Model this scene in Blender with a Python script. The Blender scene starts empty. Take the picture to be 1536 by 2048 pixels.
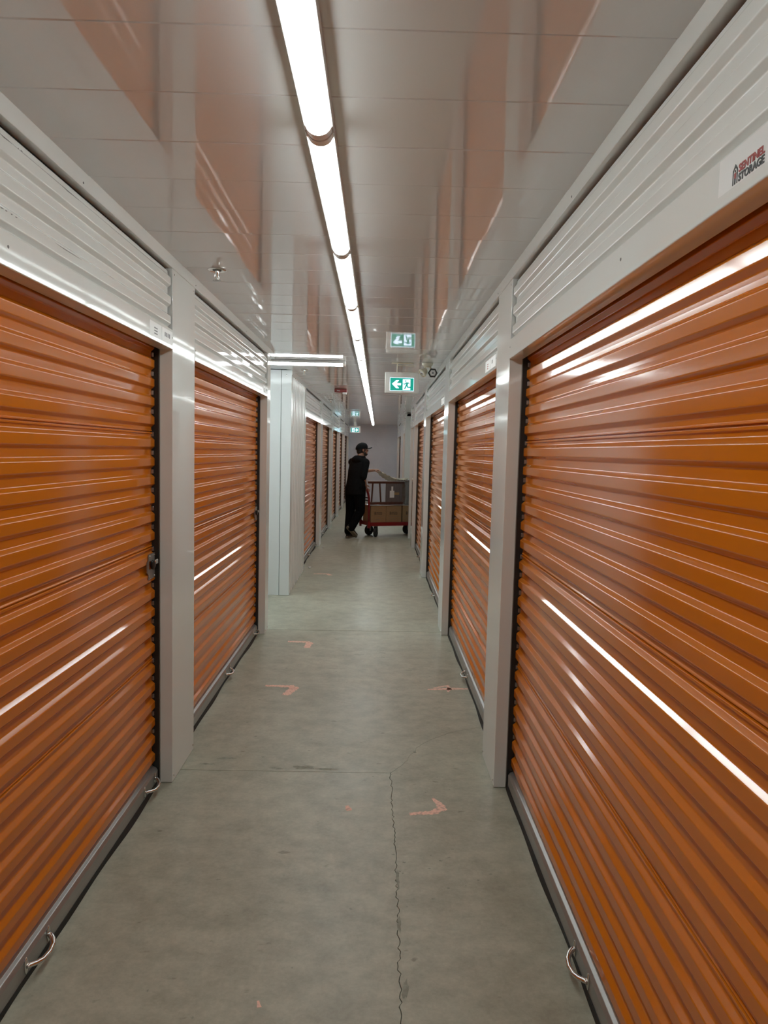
import bpy, bmesh, math, random
from mathutils import Vector, Matrix
random.seed(7)
SC = bpy.context.scene
COL = SC.collection

# ------------------------------------------------------------------ camera, world, exposure
CAM_H = 1.54
cam = bpy.data.cameras.new('camera')
camo = bpy.data.objects.new('camera', cam); COL.objects.link(camo)
cam.sensor_fit = 'VERTICAL'; cam.sensor_height = 36.0; cam.sensor_width = 27.0
cam.lens = 1448.1 / 2048.0 * 36.0
cam.clip_start = 0.02; cam.clip_end = 200
_R = Vector((0.99966843, -0.00805581, 0.02445696))
_V = Vector((-0.02370711, 0.08278161, 0.99628569))
_F = Vector((0.01005047, 0.99653515, -0.08256318))
camo.matrix_world = Matrix(((_R.x, _V.x, -_F.x, 0), (_R.y, _V.y, -_F.y, 0), (_R.z, _V.z, -_F.z, CAM_H), (0, 0, 0, 1)))
SC.camera = camo

world = bpy.data.worlds.new('world'); SC.world = world; world.use_nodes = True
world.node_tree.nodes['Background'].inputs[0].default_value = (0.5, 0.5, 0.5, 1)
world.node_tree.nodes['Background'].inputs[1].default_value = 0.02
SC.view_settings.view_transform = 'Standard'; SC.view_settings.look = 'None'
SC.view_settings.gamma = 1.0; SC.view_settings.use_curve_mapping = False
SC.view_settings.exposure = 1.05
LIGHT = 9.0            # emission of the tube lights
SC.cycles.max_bounces = 7; SC.cycles.diffuse_bounces = 4; SC.cycles.glossy_bounces = 4; SC.cycles.transparent_max_bounces = 4
SC.cycles.sample_clamp_indirect = 6.0
SC.cycles.use_denoising = True; SC.cycles.use_light_tree = False

# ------------------------------------------------------------------ main measures (metres)
XL, XR = -0.910, 0.572          # corridor faces of the two unit rows
CEIL = 2.361; TRIMZ = 2.3105; DOORZ = 1.963
YR, YE = -3.2, 22.4             # rear wall, end wall
CREST, VALLEY = 0.075, 0.089    # curtain planes behind the corridor face

# ------------------------------------------------------------------ materials
def mat(name, col, rough=0.5, metal=0.0, spec=0.5, coat=0.0, coat_rough=0.05, emit=None, estr=0.0, alpha=1.0, trans=0.0):
    m = bpy.data.materials.new(name); m.use_nodes = True
    b = m.node_tree.nodes['Principled BSDF']
    b.inputs['Base Color'].default_value = (*col, 1)
    b.inputs['Roughness'].default_value = rough
    b.inputs['Metallic'].default_value = metal
    b.inputs['Specular IOR Level'].default_value = spec
    b.inputs['Coat Weight'].default_value = coat
    b.inputs['Coat Roughness'].default_value = coat_rough
    b.inputs['Alpha'].default_value = alpha
    b.inputs['Transmission Weight'].default_value = trans
    if emit:
        b.inputs['Emission Color'].default_value = (*emit, 1)
        b.inputs['Emission Strength'].default_value = estr
    return m

def nodes(m): return m.node_tree.nodes, m.node_tree.links, m.node_tree.nodes['Principled BSDF']

def add_noise(m, scale, c1, c2, lo=0.3, hi=0.7, detail=6, rough=0.6, obj=True, stretch=(1, 1, 1), bump=0.0, bump_scale=None, rvar=None):
    N, L, b = nodes(m)
    tc = N.new('ShaderNodeTexCoord'); mp = N.new('ShaderNodeMapping'); mp.inputs['Scale'].default_value = stretch
    L.new(tc.outputs['Object'], mp.inputs['Vector'])
    n = N.new('ShaderNodeTexNoise'); n.inputs['Scale'].default_value = scale; n.inputs['Detail'].default_value = detail
    n.inputs['Roughness'].default_value = rough
    L.new(mp.outputs['Vector'], n.inputs['Vector'])
    r = N.new('ShaderNodeValToRGB'); r.color_ramp.elements[0].position = lo; r.color_ramp.elements[1].position = hi
    r.color_ramp.elements[0].color = (*c1, 1); r.color_ramp.elements[1].color = (*c2, 1)
    L.new(n.outputs['Fac'], r.inputs['Fac']); L.new(r.outputs['Color'], b.inputs['Base Color'])
    if bump:
        n2 = N.new('ShaderNodeTexNoise'); n2.inputs['Scale'].default_value = bump_scale or scale; n2.inputs['Detail'].default_value = 3
        L.new(mp.outputs['Vector'], n2.inputs['Vector'])
        bp = N.new('ShaderNodeBump'); bp.inputs['Strength'].default_value = bump; bp.inputs['Distance'].default_value = 0.01
        L.new(n2.outputs['Fac'], bp.inputs['Height']); L.new(bp.outputs['Normal'], b.inputs['Normal'])
    if rvar:
        mr = N.new('ShaderNodeMapRange'); mr.inputs[3].default_value = rvar[0]; mr.inputs[4].default_value = rvar[1]
        L.new(n.outputs['Fac'], mr.inputs[0]); L.new(mr.outputs[0], b.inputs['Roughness'])
    return m, n, r

def wavy(m, scale, strength, stretch=(1, 1, 1)):
    N, L, b = nodes(m)
    tc = N.new('ShaderNodeTexCoord'); mp = N.new('ShaderNodeMapping'); mp.inputs['Scale'].default_value = stretch
    L.new(tc.outputs['Object'], mp.inputs['Vector'])
    n2 = N.new('ShaderNodeTexNoise'); n2.inputs['Scale'].default_value = scale; n2.inputs['Detail'].default_value = 0.0
    L.new(mp.outputs['Vector'], n2.inputs['Vector'])
    bp = N.new('ShaderNodeBump'); bp.inputs['Strength'].default_value = strength; bp.inputs['Distance'].default_value = 0.01
    L.new(n2.outputs['Fac'], bp.inputs['Height']); L.new(bp.outputs['Normal'], b.inputs['Normal'])

M = {}
M['white'] = mat('white_painted_metal', (0.77, 0.80, 0.78), 0.06, spec=0.5)
wavy(M['white'], 1.3, 0.04)
M['white_wall'] = mat('white_wall_panel', (0.74, 0.775, 0.775), 0.16)
wavy(M['white_wall'], 1.5, 0.06)
M['ceiling'] = mat('ceiling_panel_gloss', (0.66, 0.655, 0.645), 0.035, spec=1.0)
M['ceiling'].node_tree.nodes['Principled BSDF'].inputs['IOR'].default_value = 1.75
wavy(M['ceiling'], 2.2, 0.016, (0.4, 1.4, 1))
M['orange'] = mat('orange_door_paint', (0.64, 0.180, 0.007), 0.11, spec=0.6)
M['gap'] = mat('dark_gap', (0.012, 0.012, 0.011), 0.7, spec=0.2)
M['guide'] = mat('black_door_guide', (0.014, 0.014, 0.013), 0.4)
M['galv'] = mat('galvanised_steel', (0.36, 0.36, 0.34), 0.34, metal=0.9)
M['alu'] = mat('aluminium_bar', (0.40, 0.40, 0.39), 0.36, metal=0.75)
add_noise(M['alu'], 40, (0.36, 0.36, 0.35), (0.43, 0.43, 0.42), stretch=(1, 0.1, 1))
M['chrome'] = mat('chrome', (0.70, 0.70, 0.68), 0.14, metal=1.0)
M['rubber'] = mat('black_rubber', (0.012, 0.012, 0.012), 0.6)
M['diffuser'] = mat('light_diffuser', (0.9, 0.9, 0.9), 0.3, emit=(0.92, 1.0, 0.99), estr=LIGHT)
M['diffuser_cool'] = mat('light_diffuser_cool', (0.9, 0.9, 0.9), 0.3, emit=(0.90, 0.99, 1.0), estr=LIGHT * 1.4)
M['cap_plastic'] = mat('light_end_cap', (0.80, 0.76, 0.73), 0.12)
M['housing'] = mat('light_housing', (0.55, 0.54, 0.52), 0.35)
M['plastic_white'] = mat('white_sign_plastic', (0.66, 0.65, 0.62), 0.3)
M['plastic_cream'] = mat('cream_lamp_plastic', (0.62, 0.58, 0.47), 0.35)
M['green'] = mat('sign_green', (0.0, 0.16, 0.115), 0.3, emit=(0.0, 0.17, 0.125), estr=0.8)
M['sign_white'] = mat('sign_lit_white', (0.75, 0.85, 0.95), 0.3, emit=(0.62, 0.78, 1.0), estr=0.85)
M['red_alarm'] = mat('red_alarm_plastic', (0.20, 0.012, 0.010), 0.3)
M['lens'] = mat('strobe_lens', (0.75, 0.75, 0.75), 0.1)
M['black'] = mat('black_plastic', (0.012, 0.012, 0.012), 0.4)
M['decal_black'] = mat('decal_black', (0.015, 0.014, 0.014), 0.45)
M['decal_red'] = mat('decal_red', (0.33, 0.035, 0.028), 0.45)
M['decal_white'] = mat('decal_white', (0.74, 0.75, 0.74), 0.35)
M['decal_grey'] = mat('decal_grey', (0.16, 0.16, 0.16), 0.5)
M['end_wall'] = mat('end_wall_paint', (0.36, 0.35, 0.36), 0.75)
add_noise(M['end_wall'], 2.2, (0.62, 0.655, 0.735), (0.69, 0.725, 0.80), detail=5, bump=0.25, bump_scale=30)
M['rear'] = mat('rear_wall_paint', (0.55, 0.54, 0.52), 0.6)

def concrete():
    m = mat('concrete_floor', (0.3, 0.29, 0.25), 0.42, spec=0.45)
    N, L, b = nodes(m)
    tc = N.new('ShaderNodeTexCoord')
    def noise(scale, det, ro, st=(1, 1, 1)):
        mp = N.new('ShaderNodeMapping'); mp.inputs['Scale'].default_value = st
        L.new(tc.outputs['Object'], mp.inputs['Vector'])
        n = N.new('ShaderNodeTexNoise'); n.inputs['Scale'].default_value = scale; n.inputs['Detail'].default_value = det
        n.inputs['Roughness'].default_value = ro
        L.new(mp.outputs['Vector'], n.inputs['Vector']); return n
    def ramp(src, p0, c0, p1, c1):
        r = N.new('ShaderNodeValToRGB'); e = r.color_ramp.elements
        e[0].position = p0; e[0].color = (*c0, 1); e[1].position = p1; e[1].color = (*c1, 1)
        L.new(src, r.inputs['Fac']); return r
    def mul(a, b_, fac=1.0):
        x = N.new('ShaderNodeMix'); x.data_type = 'RGBA'; x.blend_type = 'MULTIPLY'; x.inputs[0].default_value = fac
        L.new(a, x.inputs[6]); L.new(b_, x.inputs[7]); return x.outputs[2]
    n1 = noise(1.3, 5, 0.62); n2 = noise(9, 6, 0.7, (1, 1.15, 1)); n3 = noise(60, 4, 0.7); n4 = noise(16, 3, 0.5, (0.7, 1.3, 1))
    n5 = noise(3.2, 6, 0.75)
    c = ramp(n1.outputs['Fac'], 0.34, (0.385, 0.388, 0.305), 0.68, (0.490, 0.495, 0.402)).outputs[0]
    c = mul(c, ramp(n2.outputs['Fac'], 0.32, (0.78, 0.78, 0.77), 0.62, (1.08, 1.08, 1.07)).outputs[0], 0.9)
    c = mul(c, ramp(n3.outputs['Fac'], 0.30, (0.88, 0.87, 0.86), 0.65, (1.04, 1.04, 1.04)).outputs[0], 0.8)
    c = mul(c, ramp(n4.outputs['Fac'], 0.255, (0.52, 0.50, 0.47), 0.31, (1, 1, 1)).outputs[0], 0.75)
    c = mul(c, ramp(n5.outputs['Fac'], 0.36, (0.86, 0.85, 0.83), 0.5, (1, 1, 1)).outputs[0], 0.8)
    L.new(c, b.inputs['Base Color'])
    rr = ramp(n1.outputs['Fac'], 0.3, (0.34,) * 3, 0.7, (0.48,) * 3); L.new(rr.outputs[0], b.inputs['Roughness'])
    bp = N.new('ShaderNodeBump'); bp.inputs['Strength'].default_value = 0.12; bp.inputs['Distance'].default_value = 0.004
    L.new(n2.outputs['Fac'], bp.inputs['Height']); L.new(bp.outputs['Normal'], b.inputs['Normal'])
    return m
M['concrete'] = concrete()
M['joint'] = mat('joint_dark', (0.17, 0.17, 0.14), 0.9)

def spray():
    m = mat('orange_marking_paint', (0.95, 0.63, 0.51), 0.7)
    N, L, b = nodes(m)
    tc = N.new('ShaderNodeTexCoord'); n = N.new('ShaderNodeTexNoise'); n.inputs['Scale'].default_value = 70; n.inputs['Detail'].default_value = 5
    L.new(tc.outputs['Object'], n.inputs['Vector'])
    r = N.new('ShaderNodeValToRGB'); r.color_ramp.elements[0].position = 0.36; r.color_ramp.elements[1].position = 0.52
    r.color_ramp.elements[0].color = (0.7,) * 3 + (1,)
    L.new(n.outputs['Fac'], r.inputs['Fac']); L.new(r.outputs['Color'], b.inputs['Alpha'])
    return m
M['spray'] = spray()

# ------------------------------------------------------------------ helpers
def link(name, me, material=None, parent=None):
    o = bpy.data.objects.new(name, me); COL.objects.link(o)
    if material is not None and me is not None and not me.materials: me.materials.append(material)
    if parent is not None: o.parent = parent
    return o

def tag(o, label=None, cat=None, group=None, kind=None):
    if label: o['label'] = label
    if cat: o['category'] = cat
    if group: o['group'] = group
    if kind: o['kind'] = kind
    return o

def empty(name, loc=(0, 0, 0), rz=0.0, parent=None):
    o = bpy.data.objects.new(name, None); COL.objects.link(o); o.location = loc; o.rotation_euler = (0, 0, rz)
    o.empty_display_size = 0.1
    if parent is not None: o.parent = parent
    return o

class MB:
    """collects simple shapes into one mesh"""
    def __init__(s): s.bm = bmesh.new()
    def box(s, x0, x1, y0, y1, z0, z1, bev=0.0, seg=2, mtx=None):
        r = bmesh.ops.create_cube(s.bm, size=1.0)
        vs = r['verts']
        for v in vs:
            v.co = Vector(((x0 + x1) / 2 + v.co.x * (x1 - x0), (y0 + y1) / 2 + v.co.y * (y1 - y0), (z0 + z1) / 2 + v.co.z * (z1 - z0)))
        if bev > 0:
            es = list({e for v in vs for e in v.link_edges})
            rr = bmesh.ops.bevel(s.bm, geom=es, offset=bev, segments=seg, profile=0.5, affect='EDGES')
            vs = list({v for f in rr['faces'] for v in f.verts} | {v for v in vs if v.is_valid})
        if mtx is not None:
            for v in vs: v.co = mtx @ v.co
        return s
    def tube(s, pts, rad, n=10, flat=1.0, up=(0, 0, 1), closed=False, caps=True):
        pts = [Vector(p) for p in pts]; rs = rad if isinstance(rad, (list, tuple)) else [rad] * len(pts)
        rings = []; prev = None
        for i, p in enumerate(pts):
            a = pts[(i - 1) % len(pts)] if (i > 0 or closed) else p
            b = pts[(i + 1) % len(pts)] if (i < len(pts) - 1 or closed) else p
            t = (b - a).normalized()
            if prev is None:
                u = Vector(up)
                if abs(u.dot(t)) > 0.95: u = Vector((1, 0, 0))
            else: u = prev
            side = t.cross(u).normalized(); u2 = side.cross(t).normalized(); prev = u2
            rings.append([s.bm.verts.new(p + side * math.cos(k * 2 * math.pi / n) * rs[i] + u2 * math.sin(k * 2 * math.pi / n) * rs[i] * flat) for k in range(n)])
        m = len(rings)
        for i in range(m if closed else m - 1):
            A, B = rings[i], rings[(i + 1) % m]
            for k in range(n): s.bm.faces.new((A[k], A[(k + 1) % n], B[(k + 1) % n], B[k]))
        if caps and not closed:
            s.bm.faces.new(list(reversed(rings[0]))); s.bm.faces.new(rings[-1])
        return s
    def ell(s, c, r, mtx=None, seg=16, rings=10):
        rr = bmesh.ops.create_uvsphere(s.bm, u_segments=seg, v_segments=rings, radius=1.0)
        for v in rr['verts']:
            p = Vector((v.co.x * r[0], v.co.y * r[1], v.co.z * r[2]))
            if mtx is not None: p = mtx @ p
            v.co = p + Vector(c)
        return s
    def lathe(s, prof, c=(0, 0, 0), n=20, axis='Z', mtx=None):
        rings = []
        for r, z in prof:
            ring = []
            for k in range(n):
                a = 2 * math.pi * k / n
                p = Vector((r * math.cos(a), r * math.sin(a), z))
                if axis == 'X': p = Vector((p.z, p.x, p.y))
                if axis == 'Y': p = Vector((p.y, p.z, p.x))
                if mtx is not None: p = mtx @ p
                ring.append(s.bm.verts.new(p + Vector(c)))
            rings.append(ring)
        for A, B in zip(rings, rings[1:]):
            for k in range(n): s.bm.faces.new((A[k], A[(k + 1) % n], B[(k + 1) % n], B[k]))
        s.bm.faces.new(list(reversed(rings[0]))); s.bm.faces.new(rings[-1])
        return s
    def prism(s, poly, t, fn):
        """poly 2D outline, thickness t; fn(u,v,w) -> 3D"""
        a = [s.bm.verts.new(fn(u, v, 0.0)) for u, v in poly]; b = [s.bm.verts.new(fn(u, v, t)) for u, v in poly]
        s.bm.faces.new(a); s.bm.faces.new(list(reversed(b)))
        n = len(poly)
        for i in range(n): s.bm.faces.new((a[i], b[i], b[(i + 1) % n], a[(i + 1) % n]))
        return s
    def mesh(s, name, smooth=False, angle=None):
        bmesh.ops.recalc_face_normals(s.bm, faces=s.bm.faces[:])
        me = bpy.data.meshes.new(name); s.bm.to_mesh(me); s.bm.free()
        if smooth:
            for p in me.polygons: p.use_smooth = True
            if angle: me.set_sharp_from_angle(angle=math.radians(angle))
        return me
    def build(s, name, material, parent=None, smooth=False, angle=None):
        return link(name, s.mesh(name, smooth, angle), material, parent)

def fillet_profile(pts, rads, seg=4):
    """polyline of (x, z) with rounded corners -> list of (x, z, nx, nz); outward is +x for a line going up"""
    P = [Vector((p[0], p[1])) for p in pts]; out = []
    def nrm(t): return Vector((t.y, -t.x))
    for i, p in enumerate(P):
        if i == 0 or i == len(P) - 1:
            t = (P[1] - P[0]).normalized() if i == 0 else (P[-1] - P[-2]).normalized()
            n = nrm(t); out.append((p.x, p.y, n.x, n.y)); continue
        t0 = (p - P[i - 1]).normalized(); t1 = (P[i + 1] - p).normalized()
        ang = t0.angle(t1)
        if rads[i] <= 0 or ang < 1e-4:
            n = nrm((t0 + t1).normalized()); out.append((p.x, p.y, n.x, n.y)); continue
        d = min(rads[i] * math.tan(ang / 2), (p - P[i - 1]).length * 0.48, (P[i + 1] - p).length * 0.48)
        a = p - t0 * d; b = p + t1 * d
        for k in range(seg + 1):
            f = k / seg
            q = a * (1 - f) ** 2 + p * 2 * f * (1 - f) + b * f ** 2
            t = ((p - a) * (1 - f) + (b - p) * f).normalized(); n = nrm(t)
            out.append((q.x, q.y, n.x, n.y))
    return out

def extrude_y(name, prof, flip=False):
    """sheet of unit length along +y from a profile with normals"""
    n = len(prof); vs = [(x, 0, z) for x, z, _, _ in prof] + [(x, 1, z) for x, z, _, _ in prof]
    fs = [(i, i + n, i + n + 1, i + 1) for i in range(n - 1)]
    fs = [tuple(reversed(f)) for f in fs]
    me = bpy.data.meshes.new(name); me.from_pydata(vs, [], fs)
    me.polygons.foreach_set('use_smooth', [True] * len(fs))
    no = [(nx, 0, nz) for _, _, nx, nz in prof]
    if me.polygons[0].normal.x * no[0][0] < -1e-6 or me.polygons[0].normal.dot(Vector(no[0])) < 0:
        me.flip_normals()
    me.normals_split_custom_set_from_vertices(no + no)
    me.update()
    return me

def text_mesh(name, s, size, bold=0.0):
    cu = bpy.data.curves.new('tmp_text', 'FONT'); cu.body = s; cu.size = size; cu.offset = bold; cu.extrude = 0.0004
    cu.resolution_u = 3
    o = bpy.data.objects.new('tmp_text', cu); COL.objects.link(o)
    dg = bpy.context.evaluated_depsgraph_get()
    me = bpy.data.meshes.new_from_object(o.evaluated_get(dg)); me.name = name
    bpy.data.objects.remove(o); bpy.data.curves.remove(cu)
    return me

# ------------------------------------------------------------------ floor: slabs with joints and a crack
floor = MB().box(-6.2, 5.2, YR, YE, -0.08, -0.012).build('floor', M['joint'])
tag(floor, 'grey concrete floor slab base under the corridor', kind='structure')
def slab(poly):
    me = MB().prism(poly, 0.012, lambda u, v, w: Vector((u, v, -0.012 + w))).mesh('floor_slab')
    o = link('floor_slab', me, M['concrete'], floor); return o
def jag(pts, amp, step=0.03):
    out = []
    for a, b in zip(pts, pts[1:]):
        a = Vector(a); b = Vector(b); n = max(1, int((b - a).length / step)); d = (b - a).normalized(); s = Vector((-d.y, d.x))
        for k in range(n): out.append(a + (b - a) * k / n + s * random.uniform(-amp, amp) * (0 if k == 0 and not out else 1))
    out.append(Vector(pts[-1])); return out
g = 0.0013
joint_long = jag([(0.094, YR), (0.097, 1.85), (0.103, 2.25), (0.103, 2.56), (0.100, 2.92), (0.096, 3.372)], 0.006, 0.016)
joint_cross_y = 3.372
crack = jag([(0.096, 3.372), (0.150, 3.458), (0.184, 3.524), (0.252, 3.701), (0.299, 3.770), (0.44, 3.90), (0.75, 4.06)], 0.006, 0.03)
Y1 = 6.13
def off(pts, dx, dy): return [(p[0] + dx, p[1] + dy) for p in pts]
jl = [(p[0], p[1]) for p in joint_long]; ck = [(p[0], p[1]) for p in crack]
slab([(-1.2, YR)] + off(jl, -g, -g) + [(0.0, joint_cross_y - .0026), (-1.2, joint_cross_y - .0022 - 0.012)])
slab([(0.9, YR)] + [(0.9, 4.06 - 0.0006)] + [(x, y - 0.0006) for x, y in reversed(ck)] + [(x + g, y) for x, y in reversed(jl)])
slab([(-1.2, joint_cross_y + g - 0.012), (0.096 - g, joint_cross_y + g)] + [(x - 0.0008, y + 0.0008) for x, y in ck[1:]] + [(0.9, 4.06 + 0.0008), (0.9, Y1 + 0.02), (-1.2, Y1 - 0.03)])
slab([(-6.2, Y1 - 0.03 + 0.007), (-1.2, Y1 - 0.03 + 0.007), (0.9, Y1 + 0.027), (0.9, 13.0), (5.2, 13.0), (5.2, YE), (-1.2, YE), (-1.2, 7.7), (-6.2, 7.7)])

# spalled patches along the joints: shallow worn spots with ragged outlines
M['spall'] = mat('worn_concrete', (0.30, 0.315, 0.255), 0.75)
add_noise(M['spall'], 40, (0.24, 0.25, 0.20), (0.36, 0.38, 0.31), detail=3)
def spalls(spots):
    bm = bmesh.new(); rnd = random.Random(4)
    for x, y, rx, ry in spots:
        n = 18; ph = rnd.uniform(0, 6)
        vs = [bm.verts.new((x + rx * math.cos(a) * (rr := rnd.uniform(.45, 1.1)), y + ry * math.sin(a) * rr, 0.0005)) for a in [2 * math.pi * k / n for k in range(n)]]
        bm.faces.new(vs)
    me = bpy.data.meshes.new('worn_patches'); bm.to_mesh(me); bm.free()
    o = link('worn_patches', me, M['spall'], floor); o['kind'] = 'stuff'
rs = random.Random(11)
spalls([(-.46, 3.40, .045, .014), (-.33, 3.415, .07, .022), (-.22, 3.40, .06, .016), (-.72, 3.50, .06, .015), (-.80, 3.43, .04, .012), (.225, 3.62, .012, .02), (.115, 1.96, .012, .05), (.108, 2.50, .008, .06), (.106, 2.25, .007, .05), (.112, 1.72, .013, .07)]
       + [(.22 + rs.gauss(0, .07), 2.55 + rs.gauss(0, .16), rs.uniform(.003, .009), rs.uniform(.003, .008)) for _ in range(16)]
       + [(.24 + rs.gauss(0, .07), 3.25 + rs.gauss(0, .12), rs.uniform(.002, .006), rs.uniform(.003, .007)) for _ in range(9)]
       + [(rs.uniform(-.8, .5), rs.uniform(1.8, 5.8), rs.uniform(.003, .011), rs.uniform(.002, .007)) for _ in range(34)]
       + [(rs.uniform(-.4, .35), rs.uniform(5.0, 5.7), rs.uniform(.01, .05), rs.uniform(.003, .008)) for _ in range(14)])
def stroke(pts, widths, label):
    mb = MB(); L_, R_ = [], []
    P = [Vector(p) for p in pts]
    fine = []; fw = []
    for i in range(len(P) - 1):
        n = max(3, int((P[i + 1] - P[i]).length / 0.008))
        for k in range(n):
            f = k / n; fine.append(P[i].lerp(P[i + 1], f)); fw.append(widths[i] * (1 - f) + widths[i + 1] * f)
    fine.append(P[-1]); fw.append(widths[-1])
    for i, p in enumerate(fine):
        t = (fine[min(i + 1, len(fine) - 1)] - fine[max(i - 1, 0)]).normalized(); s = Vector((-t.y, t.x)); w = fw[i] / 2
        L_.append(p + s * (w + random.uniform(-0.25, 0.25) * w)); R_.append(p - s * (w + random.uniform(-0.25, 0.25) * w))
    bm = mb.bm
    a = [bm.verts.new((p.x, p.y, 0.0007)) for p in L_]; b = [bm.verts.new((p.x, p.y, 0.0007)) for p in R_]
    for i in range(len(a) - 1): bm.faces.new((a[i], a[i + 1], b[i + 1], b[i]))
    o = mb.build('paint_mark', M['spray'], floor); o['label'] = label
stroke([(-0.69, 5.732), (-0.53, 5.728), (-0.512, 5.70), (-0.522, 5.555)], [.035, .045, .06, .045], 'orange sprayed hook mark nearest the left aisle')
stroke([(-0.70, 4.625), (-0.53, 4.622), (-0.506, 4.58), (-0.55, 4.45)], [.03, .045, .06, .05], 'orange sprayed hook mark on the left of the floor')
stroke([(0.36, 4.618), (0.50, 4.64), (0.64, 4.648)], [.015, .045, .015], 'orange sprayed arrow shaft on the right of the floor')
stroke([(0.40, 4.648), (0.498, 4.705), (0.505, 4.64), (0.488, 4.575)], [.012, .02, .03, .012], 'orange sprayed arrow head on the right of the floor')
stroke([(0.17, 2.978), (0.275, 2.995), (0.313, 3.03), (0.310, 3.06), (0.280, 3.125)], [.02, .034, .042, .034, .012], 'orange sprayed corner mark beside the lengthwise joint')
stroke([(-0.100, 3.04), (-0.088, 2.995)], [.018, .026], 'small orange paint dab on the near floor')
stroke([(-0.30, 1.91), (-0.292, 1.885)], [.006, .012], 'tiny orange paint fleck at the bottom of the floor')
stroke([(-0.77, 8.965), (-0.60, 8.985), (-0.55, 8.885)], [.03, .05, .06], 'faint orange sprayed hook mark beyond the left aisle')

for (x, y, s, lab) in ((-0.83, 11.40, 0.028, 'small white paper scrap on the floor near the man'), (-0.864, 9.41, 0.030, 'small white paper scrap on the floor beside the ribbed white wall')):
    mb = MB(); mb.box(-s * .6, s * .6, -s * .4, s * .4, 0.001, s * .55, bev=s * .16, seg=1, mtx=Matrix.Rotation(0.5, 4, 'Z') @ Matrix.Shear('XY', 4, (0.3, 0.2)))
    o = mb.build('paper_scrap', M['decal_white']); o.location = (x, y, 0); tag(o, lab, 'scrap')

# ------------------------------------------------------------------ ceiling of glossy panels
ceiling = MB().box(-6.2, 5.2, YR, YE, CEIL + 0.022, CEIL + 0.06).build('ceiling', M['gap'])
tag(ceiling, 'ceiling backing above the glossy white ceiling panels', kind='structure')
PW = 0.274
def panel_mesh(x0, x1):
    w = PW - 0.0024; b = 0.0025
    pr = [(0.0, 0.02), (0.0, b), (b, 0.0), (w - b, 0.0), (w, b), (w, 0.02)]
    vs = [(x0, y, z) for y, z in pr] + [(x1, y, z) for y, z in pr]; n = len(pr)
    fs = [(i, i + n, i + n + 1, i + 1) for i in range(n - 1)]
    me = bpy.data.meshes.new('ceiling_panel'); me.from_pydata(vs, [], fs); me.materials.append(M['ceiling']); return me
PM = {'n': panel_mesh(XL - 0.05, XR + 0.05), 'l': panel_mesh(-6.1, XR + 0.05), 'r': panel_mesh(XL - 0.05, 5.1)}
y = 1.487 - PW * 17
while y < YE:
    k = 'l' if 5.98 < y < 7.5 else ('r' if 13.0 < y < 15.4 else 'n')
    o = link('ceiling_panel', PM[k], None, ceiling); o.location = (0, y, CEIL + random.uniform(-0.0006, 0.0006))
    o.rotation_euler = (math.radians(random.uniform(-0.32, 0.32)), math.radians(random.uniform(-0.05, 0.05)), 0)
    y += PW

# ------------------------------------------------------------------ shared corrugated profiles
P0 = 0.082
DEP = VALLEY - CREST
def cell(h, seam=False):
    if seam:
        pts = [(0, 0), (0, .012), (DEP, .024), (DEP, .056), (0, .068), (0, .079), (.0055, .081), (.0055, .0875), (-.004, .089), (-.004, .0905), (.003, .092), (.003, h - .003), (-.0006, h + .001)]
        rd = [0, .006, .006, .006, .006, .002, .002, .0015, .001, .001, .002, .001, 0]
    else:
        pts = [(0, 0), (0, .012), (DEP, .024), (DEP, .056), (0, .068), (-.0003, h + .001)]
        rd = [0, .006, .006, .006, .006, 0]
    return fillet_profile(pts, rd, 4)
SLAT = extrude_y('slat', cell(P0)); SLAT.materials.append(M['orange'])
SEAM_H = 0.098
SLAT_S = extrude_y('slat', cell(SEAM_H, True)); SLAT_S.materials.append(M['orange'])
HRIB = extrude_y('header_rib', cell(0.0826)); HRIB.materials.append(M['white'])
# top of the curtain bending back towards its drum
tp = [(0, 0), (0, .012), (DEP, .024), (DEP, .038), (DEP - .006, .054), (-.012, .068), (-.02, .078), (-.012, .092), (-.02, .112), (-.05, .125), (-.055, .14), (-.09, .15)]
CTOP = extrude_y('curtain_top', fillet_profile(tp, [0] + [.005] * 10 + [0], 3)); CTOP.materials.append(M['orange'])
# bottom bar and its seal
bp_ = [(.012, .016), (.012, .068), (.004, .080), (-.008, .084), (-.014, .092)]
BAR = extrude_y('bottom_bar', fillet_profile(bp_, [0, .006, .008, .004, 0], 4)); BAR.materials.append(M['alu'])

def seal_mesh():
    bm = bmesh.new(); n = 40; prev = None
    for k in range(n + 1):
        t = k / n; wob = 0.004 * math.sin(t * 9.0) + 0.003 * math.sin(t * 23 + 1)
        q = [bm.verts.new((.008 + x + (wob if z < .01 else 0), t, z)) for x, z in ((-.02, .0008), (.010, .0008), (.006, .02), (-.02, .02))]
        if prev:
            for i in range(4): bm.faces.new((prev[i], prev[(i + 1) % 4], q[(i + 1) % 4], q[i]))
        prev = q
    bmesh.ops.recalc_face_normals(bm, faces=bm.faces[:])
    me = bpy.data.meshes.new('rubber_seal'); bm.to_mesh(me); bm.free(); me.materials.append(M['rubber']); return me
SEAL = seal_mesh()

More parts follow.
